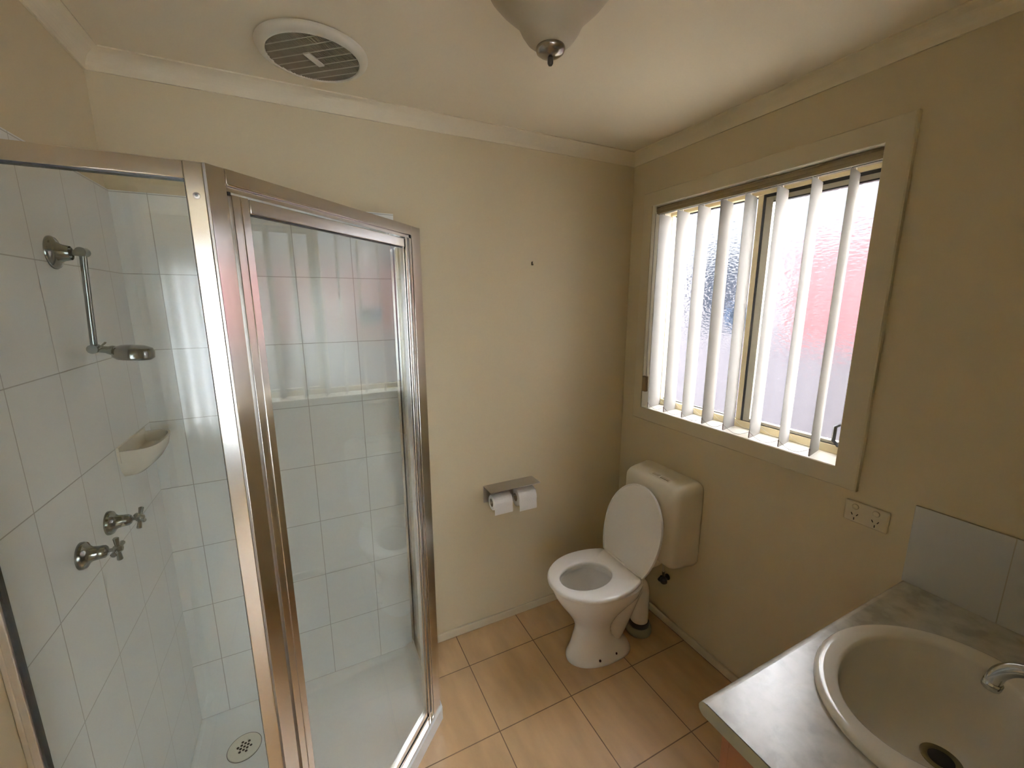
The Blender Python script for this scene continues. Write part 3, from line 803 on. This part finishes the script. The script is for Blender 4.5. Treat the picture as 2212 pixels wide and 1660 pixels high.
# outlet trap sweeping from the back of the bowl down to the floor collar
tp = catmull([(-.385, TY-.01, .045), (-.345, TY-.01, .085), (-.295, TY-.008, .155), (-.245, TY-.004, .225), (-.205, TY, .270), (-.178, TY, .262), (-.166, TY, .215), (-.165, TY, .13), (-.165, TY, .055)], 6)
m = MB().tube(tp, [.052 - .008*min(1, i/20) for i in range(len(tp))], n=28)
m.build('outlet_bend', ceramic_m, wc, smooth=60)
m = MB().lathe([(.062, 0), (.064, .006), (.062, .030), (.056, .040), (.050, .040), (.049, .030)], Matrix.Translation((-.165, TY, 0)), n=36, cap1=False)
m.build('floor_collar', pmat('grey_collar', (.30, .29, .22), .5, var=.05), wc, smooth=40)
MB().lathe([(.050, .040), (.052, .055), (.0475, .064)], Matrix.Translation((-.165, TY, 0)), n=36).build('collar_seal', black_m, wc, smooth=40)
# rear deck under the hinges and flush elbow into it
m = MB().loft([[Vector((x, TY+y, z)) for x, y in ((-.345, -.12), (-.345, .12), (-.235, .085), (-.200, .04), (-.200, -.04), (-.235, -.085))] for z in (.340, .402)])
m.build('hinge_deck', ceramic_m, wc, bevel=.012, seg=4)
m = MB().tube(catmull([(-.205, TY, .372), (-.150, TY, .372), (-.120, TY-.012, .378), (-.098, TY-.030, .398), (-.090, TY-.038, .445)], 6), .024, n=20)
m.lathe([(.030, 0), (.031, .012), (.027, .028)], at((-.215, TY, .371), (1, 0, 0)), n=24)
m.build('flush_pipe', cistern_m, wc, smooth=40)
for sx in (-.483, -.388):
    MB().lathe([(.0001, 0), (.0055, 0), (.005, .003), (.0001, .0035)], at((sx, TY-.0915, .030), (0, -1, .55)), n=14).build('fixing_screw', pmat('dark_red_screw', (.06, .02, .02), .6) if sx < -.45 else MATS['dark_red_screw'], wc, smooth=40)
# seat
SZ0, SZ1 = .407, .427
def clipped(xf, xb, hw_, z):
    return [Vector((min(p.x, xb), p.y, p.z)) for p in egg(xf, -.205, hw_, z, n=72, back=2.0, xc=-.475)]
def seat_out(inset, z, xb=-.306): return clipped(-.692+inset, xb-inset*.3, .182-inset, z)
def seat_in(off, z): 
    out = []
    for i in range(72):
        a = 2*PI*i/72
        x = -.510 - (.129+off)*math.cos(a); y = (.093+off)*math.sin(a)
        out.append(Vector((x, TY+y, z)))
    return out
m = MB().loft([seat_out(.004, SZ0), seat_out(0, SZ0+.004), seat_out(0, SZ1-.008), seat_out(.003, SZ1-.003), seat_out(.009, SZ1), seat_in(.008, SZ1), seat_in(.002, SZ1-.004), seat_in(0, SZ1-.010), seat_in(.003, SZ0), seat_out(.004, SZ0)], False, False)
m.build('seat', seat_m, wc, smooth=50)
# raised lid, hinged at the back of the seat
piv = Vector((-.300, TY, .424)); th = R(74.5)
ax = Vector((math.cos(th), 0, math.sin(th)))      # up along the lid
nn = Vector((-math.sin(th), 0, math.cos(th)))     # lid's inner face towards the room
def lid_ring(inset, dep):
    out = []
    for p in clipped(-.692, -.300, .181-inset, 0):
        u = -.300 - p.x; u = u*(1) ; y = p.y
        u = min(max(u, 0), .392)
        uu = .196 + (u-.196)*(1-inset/.19)
        out.append(piv + ax*uu + Vector((0, y-TY, 0)) - nn*dep)
    return out
m = MB().loft([lid_ring(.012, -.0005), lid_ring(.007, .0), lid_ring(.006, -.004), lid_ring(.001, -.0035), lid_ring(0, .002), lid_ring(.001, .010), lid_ring(.008, .014), lid_ring(.03, .016)])
m.build('lid', seat_m, wc, smooth=40)
m = MB().box((-.306, TY-.128, .4175), (-.286, TY+.128, .4265)).tube([(-.300, TY-.120, .424), (-.300, TY+.120, .424)], .006, n=14)
m.build('hinge_bar', seat_m, wc, smooth=40)
# cistern: rounded box hung on the wall
def rr(x, hy, zc, hz, r, n=8, dz=0):
    out = []
    for cx, cy, a0 in ((hy-r, hz-r, 0), (-hy+r, hz-r, 90), (-hy+r, -hz+r, 180), (hy-r, -hz+r, 270)):
        for i in range(n+1):
            a = R(a0 + 90*i/n); out.append(Vector((x, TY + cx + r*math.cos(a), zc + dz + cy + r*math.sin(a))))
    return out
zc, hz = .632, .212
m = MB().loft([rr(-.002, .184, zc, hz, .042), rr(-.018, .186, zc, hz+.002, .042), rr(-.050, .183, zc, hz-.001, .042), rr(-.095, .179, zc, hz-.004, .042), rr(-.125, .175, zc, hz-.008, .042),
               rr(-.143, .170, zc, hz-.015, .042), rr(-.155, .158, zc, hz-.027, .042), rr(-.162, .138, zc, hz-.047, .040), rr(-.165, .10, zc, hz-.085, .035)])
m.build('cistern', cistern_m, wc, smooth=70)
bt = Matrix.Translation((-.110, TY-.024, .8395)) @ Matrix.Rotation(R(-8), 4, 'Y') @ Matrix.Scale(1.18, 4)
m = MB().box((-.012, -.052, -.003), (.012, .052, .002), bt); pl = m.build('button_surround', cistern_m, wc, bevel=.004)
MB().box((-.006, -.046, .0015), (.004, -.004, .004), bt).build('flush_button', plast_m, wc, bevel=.001)
MB().box((-.006, .006, .0015), (.004, .040, .004), bt).build('flush_button', plast_m, wc, bevel=.001)
MB().box((-.0078, -.048, .0018), (-.006, -.004, .0024), bt).box((.0045, .004, .0018), (.006, .040, .0024), bt).build('button_gap', dark_m, wc)

valve = empty('stop_valve', (0, -.402, .262), 'small black stop valve on the wall beneath the cistern', 'valve')
m = MB().lathe([(.016, 0), (.016, .004), (.008, .008), (.008, .022)], at((0, -.402, .262), (-1, 0, 0)), n=20); m.build('valve_inlet', black_m, valve, smooth=40)
m = MB().tube([(-.024, -.402, .262), (-.034, -.409, .262), (-.046, -.419, .260), (-.052, -.424, .258)], [.011, .017, .018, .011], n=18); m.tube([(-.026, -.390, .262), (-.030, -.378, .238)], [.010, .011], n=14)
m.tube([(-.028, -.402, .266), (-.030, -.400, .300)], .007, n=12)
m.build('valve_knob', black_m, valve, smooth=40)
m = MB().tube(catmull([(-.030, -.400, .298), (-.034, -.398, .34), (-.045, -.40, .37), (-.055, -.405, .412)], 5), .0055, n=10)
m.build('supply_hose', steel_m, valve, smooth=40)

# ------------------------------------------------------------------ power outlet
po = empty('power_outlet', (0, -1.172, .985), 'cream double power outlet on the wall between window and splashback tiles', 'power outlet')
m = MB().box((-.011, -1.231, .950), (0, -1.113, 1.020)); m.build('cover_plate', plast_m, po, bevel=.004, seg=3)
for yc in (-1.143, -1.199):
    m = MB().lathe([(.0085, 0), (.0085, .0025), (.007, .0035)], at((-.011, yc, 1.004), (-1, 0, 0)), n=24); m.build('rocker_switch', plast_m, po, smooth=40)
    m = MB().lathe([(.0095, 0), (.0095, .0006)], at((-.0109, yc, 1.004), (-1, 0, 0)), n=24); m.build('switch_shadow_gap', pmat('grey_gap', (.30, .25, .16), .6) if yc > -1.15 else MATS['grey_gap'], po)
    m = MB()
    for dy, dz_, an in ((-.0075, .003, 30), (.0075, .003, -30), (0, -.012, 0)):
        mm = Matrix.Translation((-.0112, yc+dy, .974+dz_)) @ Matrix.Rotation(R(an), 4, 'X')
        m.box((-.0003, -.0013, -.0042), (.0003, .0013, .0042), mm)
    m.build('socket_slots', dark_m, po)

# ------------------------------------------------------------------ vanity
CX, CY0, CZ = -.882, -1.281, .827
vb = empty('vanity_cabinet', (-.43, -1.58, 0), 'red-brown laminate vanity cabinet under the mottled grey benchtop', 'cabinet')
MB().box((-.850, -D+.002, 0), (-.834, -1.335, CZ-.035)).build('side_panel', cab_m, vb, bevel=.001)
MB().box((-.026, -D+.002, 0), (-.010, -1.335, CZ-.035)).build('side_panel', cab_m, vb, bevel=.001)
MB().box((-.834, -D+.002, .10), (-.026, -1.335, .116)).build('bottom_shelf', cab_m, vb)
MB().box((-.834, -1.401, 0), (-.026, -1.385, .10)).build('kickboard', cab_m, vb)
MB().box((-.834, -D+.002, .116), (-.026, -D+.008, CZ-.035)).build('back_panel', cab_m, vb)
for x0, x1 in ((-.848, -.432), (-.428, -.012)):
    m = MB().box((x0, -1.335, .11), (x1, -1.317, CZ-.040)); dd = m.build('cabinet_door', cab_m, vb, bevel=.0015)
    kx = x1-.035 if x0 < -.6 else x0+.035
    MB().lathe([(.005, 0), (.005, .012), (.013, .018), (.014, .024), (.009, .029)], at((kx, -1.317, .72), (0, 1, 0)), n=20).build('knob', steel_m, dd, smooth=40)
# benchtop with an oval cut-out and a bullnose front edge
BX, BYC = -.447, -1.528
def oval(ax_, ay_, z, cx=BX, cy=BYC, n=96, e=2.0):
    out = []
    for i in range(n):
        a = 2*PI*i/n; c, s_ = math.cos(a), math.sin(a)
        out.append(Vector((cx+ax_*math.copysign(abs(c)**(2/e), c), cy+ay_*math.copysign(abs(s_)**(2/e), s_), z)))
    return out
th_ = .034; yf = CY0-.017
def rectring(z):
    out = []
    x0, x1, ya, yb = CX, -.0005, -D+.0005, yf
    for i in range(96):
        a = 2*PI*i/96; c, s_ = math.cos(a), math.sin(a)
        k = 1e9
        if c > 1e-6: k = min(k, (x1-BX)/c)
        if c < -1e-6: k = min(k, (x0-BX)/c)
        if s_ > 1e-6: k = min(k, (yb-BYC)/s_)
        if s_ < -1e-6: k = min(k, (ya-BYC)/s_)
        out.append(Vector((BX+k*c, BYC+k*s_, z)))
    # snap the nearest samples to the true corners
    for cx, cy in ((x0, ya), (x1, ya), (x0, yb), (x1, yb)):
        j = min(range(96), key=lambda q: (out[q].x-cx)**2+(out[q].y-cy)**2); out[j] = Vector((cx, cy, z))
    return out
m = MB().loft([oval(.235, .185, CZ), rectring(CZ), rectring(CZ-th_), oval(.235, .185, CZ-th_), oval(.235, .185, CZ)], False, False)
prof = []
for i in range(13):
    a = R(90 - 180*i/12); prof.append((yf + .017*math.cos(a), CZ-.017 + .017*math.sin(a)))
m.loft([[Vector((CX, y, z)) for y, z in prof], [Vector((-.0005, y, z)) for y, z in prof]])
top = m.build('benchtop', lam_m, smooth=35, local=(-.44, -1.56, CZ-th_)); tag(top, 'mottled grey laminate benchtop with rounded front edge, around the basin', 'benchtop')
# end strip on the cut end
prof2 = [(-D+.001, CZ-.0006), (yf, CZ-.0006)] + prof[1:-1] + [(yf, CZ-th_+.0006), (-D+.001, CZ-th_+.0006)]
m = MB().loft([[Vector((CX-.0012, y, z)) for y, z in prof2], [Vector((CX, y, z)) for y, z in prof2]])
m.build('end_strip', pmat('grey_green_end_strip', (.33, .33, .26), .4, var=.03), top)
m = MB().box((CX-.0004, -D+.001, CZ-.0012), (CX+.0006, yf, CZ+.0002)); m.build('laminate_edge_line', pmat('dark_laminate_line', (.06, .05, .035), .6), top)
# tile splashback on the window wall
m = MB().box((-.008, -D+.001, CZ), (0, CY0-.003, 1.073)); o = m.build('tile_splashback', splash_m, bevel=.0012, local=(-.004, -1.56, CZ)); tag(o, 'row of pale grey wall tiles above the benchtop at the right', 'splashback')

basin = empty('basin', (BX, BYC, CZ), 'white oval drop-in basin set in the mottled grey benchtop', 'basin')
rg = [oval(.259, .210, CZ), oval(.2620, .2130, CZ+.004), oval(.262, .213, CZ+.008), oval(.259, .210, CZ+.0125), oval(.253, .204, CZ+.0150), oval(.243, .194, CZ+.0160)]
ic = -1.505
rg += [oval(.212, .150, CZ+.0140, cy=ic, e=2.05), oval(.207, .145, CZ+.011, cy=ic, e=2.05), oval(.205, .143, CZ+.004, cy=ic), oval(.203, .141, CZ-.015, cy=ic), oval(.198, .136, CZ-.045, cy=ic), oval(.187, .125, CZ-.080, cy=ic-.002),
       oval(.160, .100, CZ-.106, cy=ic-.008), oval(.110, .072, CZ-.120, cy=ic-.018), oval(.050, .045, CZ-.125, cy=ic-.027), oval(.034, .034, CZ-.127, cy=-1.536, cx=BX+.012)]
m = MB().loft(rg, False, True)
m.build('bowl', pmat('shade_dimmed_ivory_china', (.72, .69, .62), .12, var=.008), basin, smooth=60)  # ivory china, colour also lowered to stand in for shade in the bowl
m = MB().lathe([(.0335, 0), (.034, .002), (.030, .0035), (.022, .001), (.021, -.001)], Matrix.Translation((BX+.012, -1.536, CZ-.1268)), n=36, cap0=True, cap1=True)
dn = m.build('waste_fitting', pmat('tarnished_brass_ring', (.20, .16, .09), .3, metal=.7, var=.1), basin, smooth=40)
MB().lathe([(.0215, 0), (.0215, .0006)], Matrix.Translation((BX+.012, -1.536, CZ-.1256)), n=28).build('drain_hole', dark_m, dn)

bt_ = empty('basin_tap', (-.443, -1.708, CZ+.02), 'chrome swan-neck tap reaching over the basin from its back', 'tap')
tx = -.443
neck = catmull([(tx, -1.712, CZ+.045), (tx, -1.713, .925), (tx, -1.700, .972), (tx, -1.668, .998), (tx, -1.632, 1.002), (tx, -1.602, .990), (tx, -1.583, .966), (tx, -1.577, .938)], 7)
m = MB().tube(neck, .0125, n=24); m.lathe([(.0135, 0), (.0142, .004), (.0142, .014), (.013, .016)], at((tx, -1.5765, .928), (0, -.15, 1)), n=28)
m.build('spout', chrome_m, bt_, smooth=40)
MB().lathe([(.030, 0), (.030, .006), (.021, .012), (.018, .030), (.0145, .034)], Matrix.Translation((tx, -1.712, CZ+.0195)), n=32).build('tap_base', chrome_m, bt_, smooth=40)
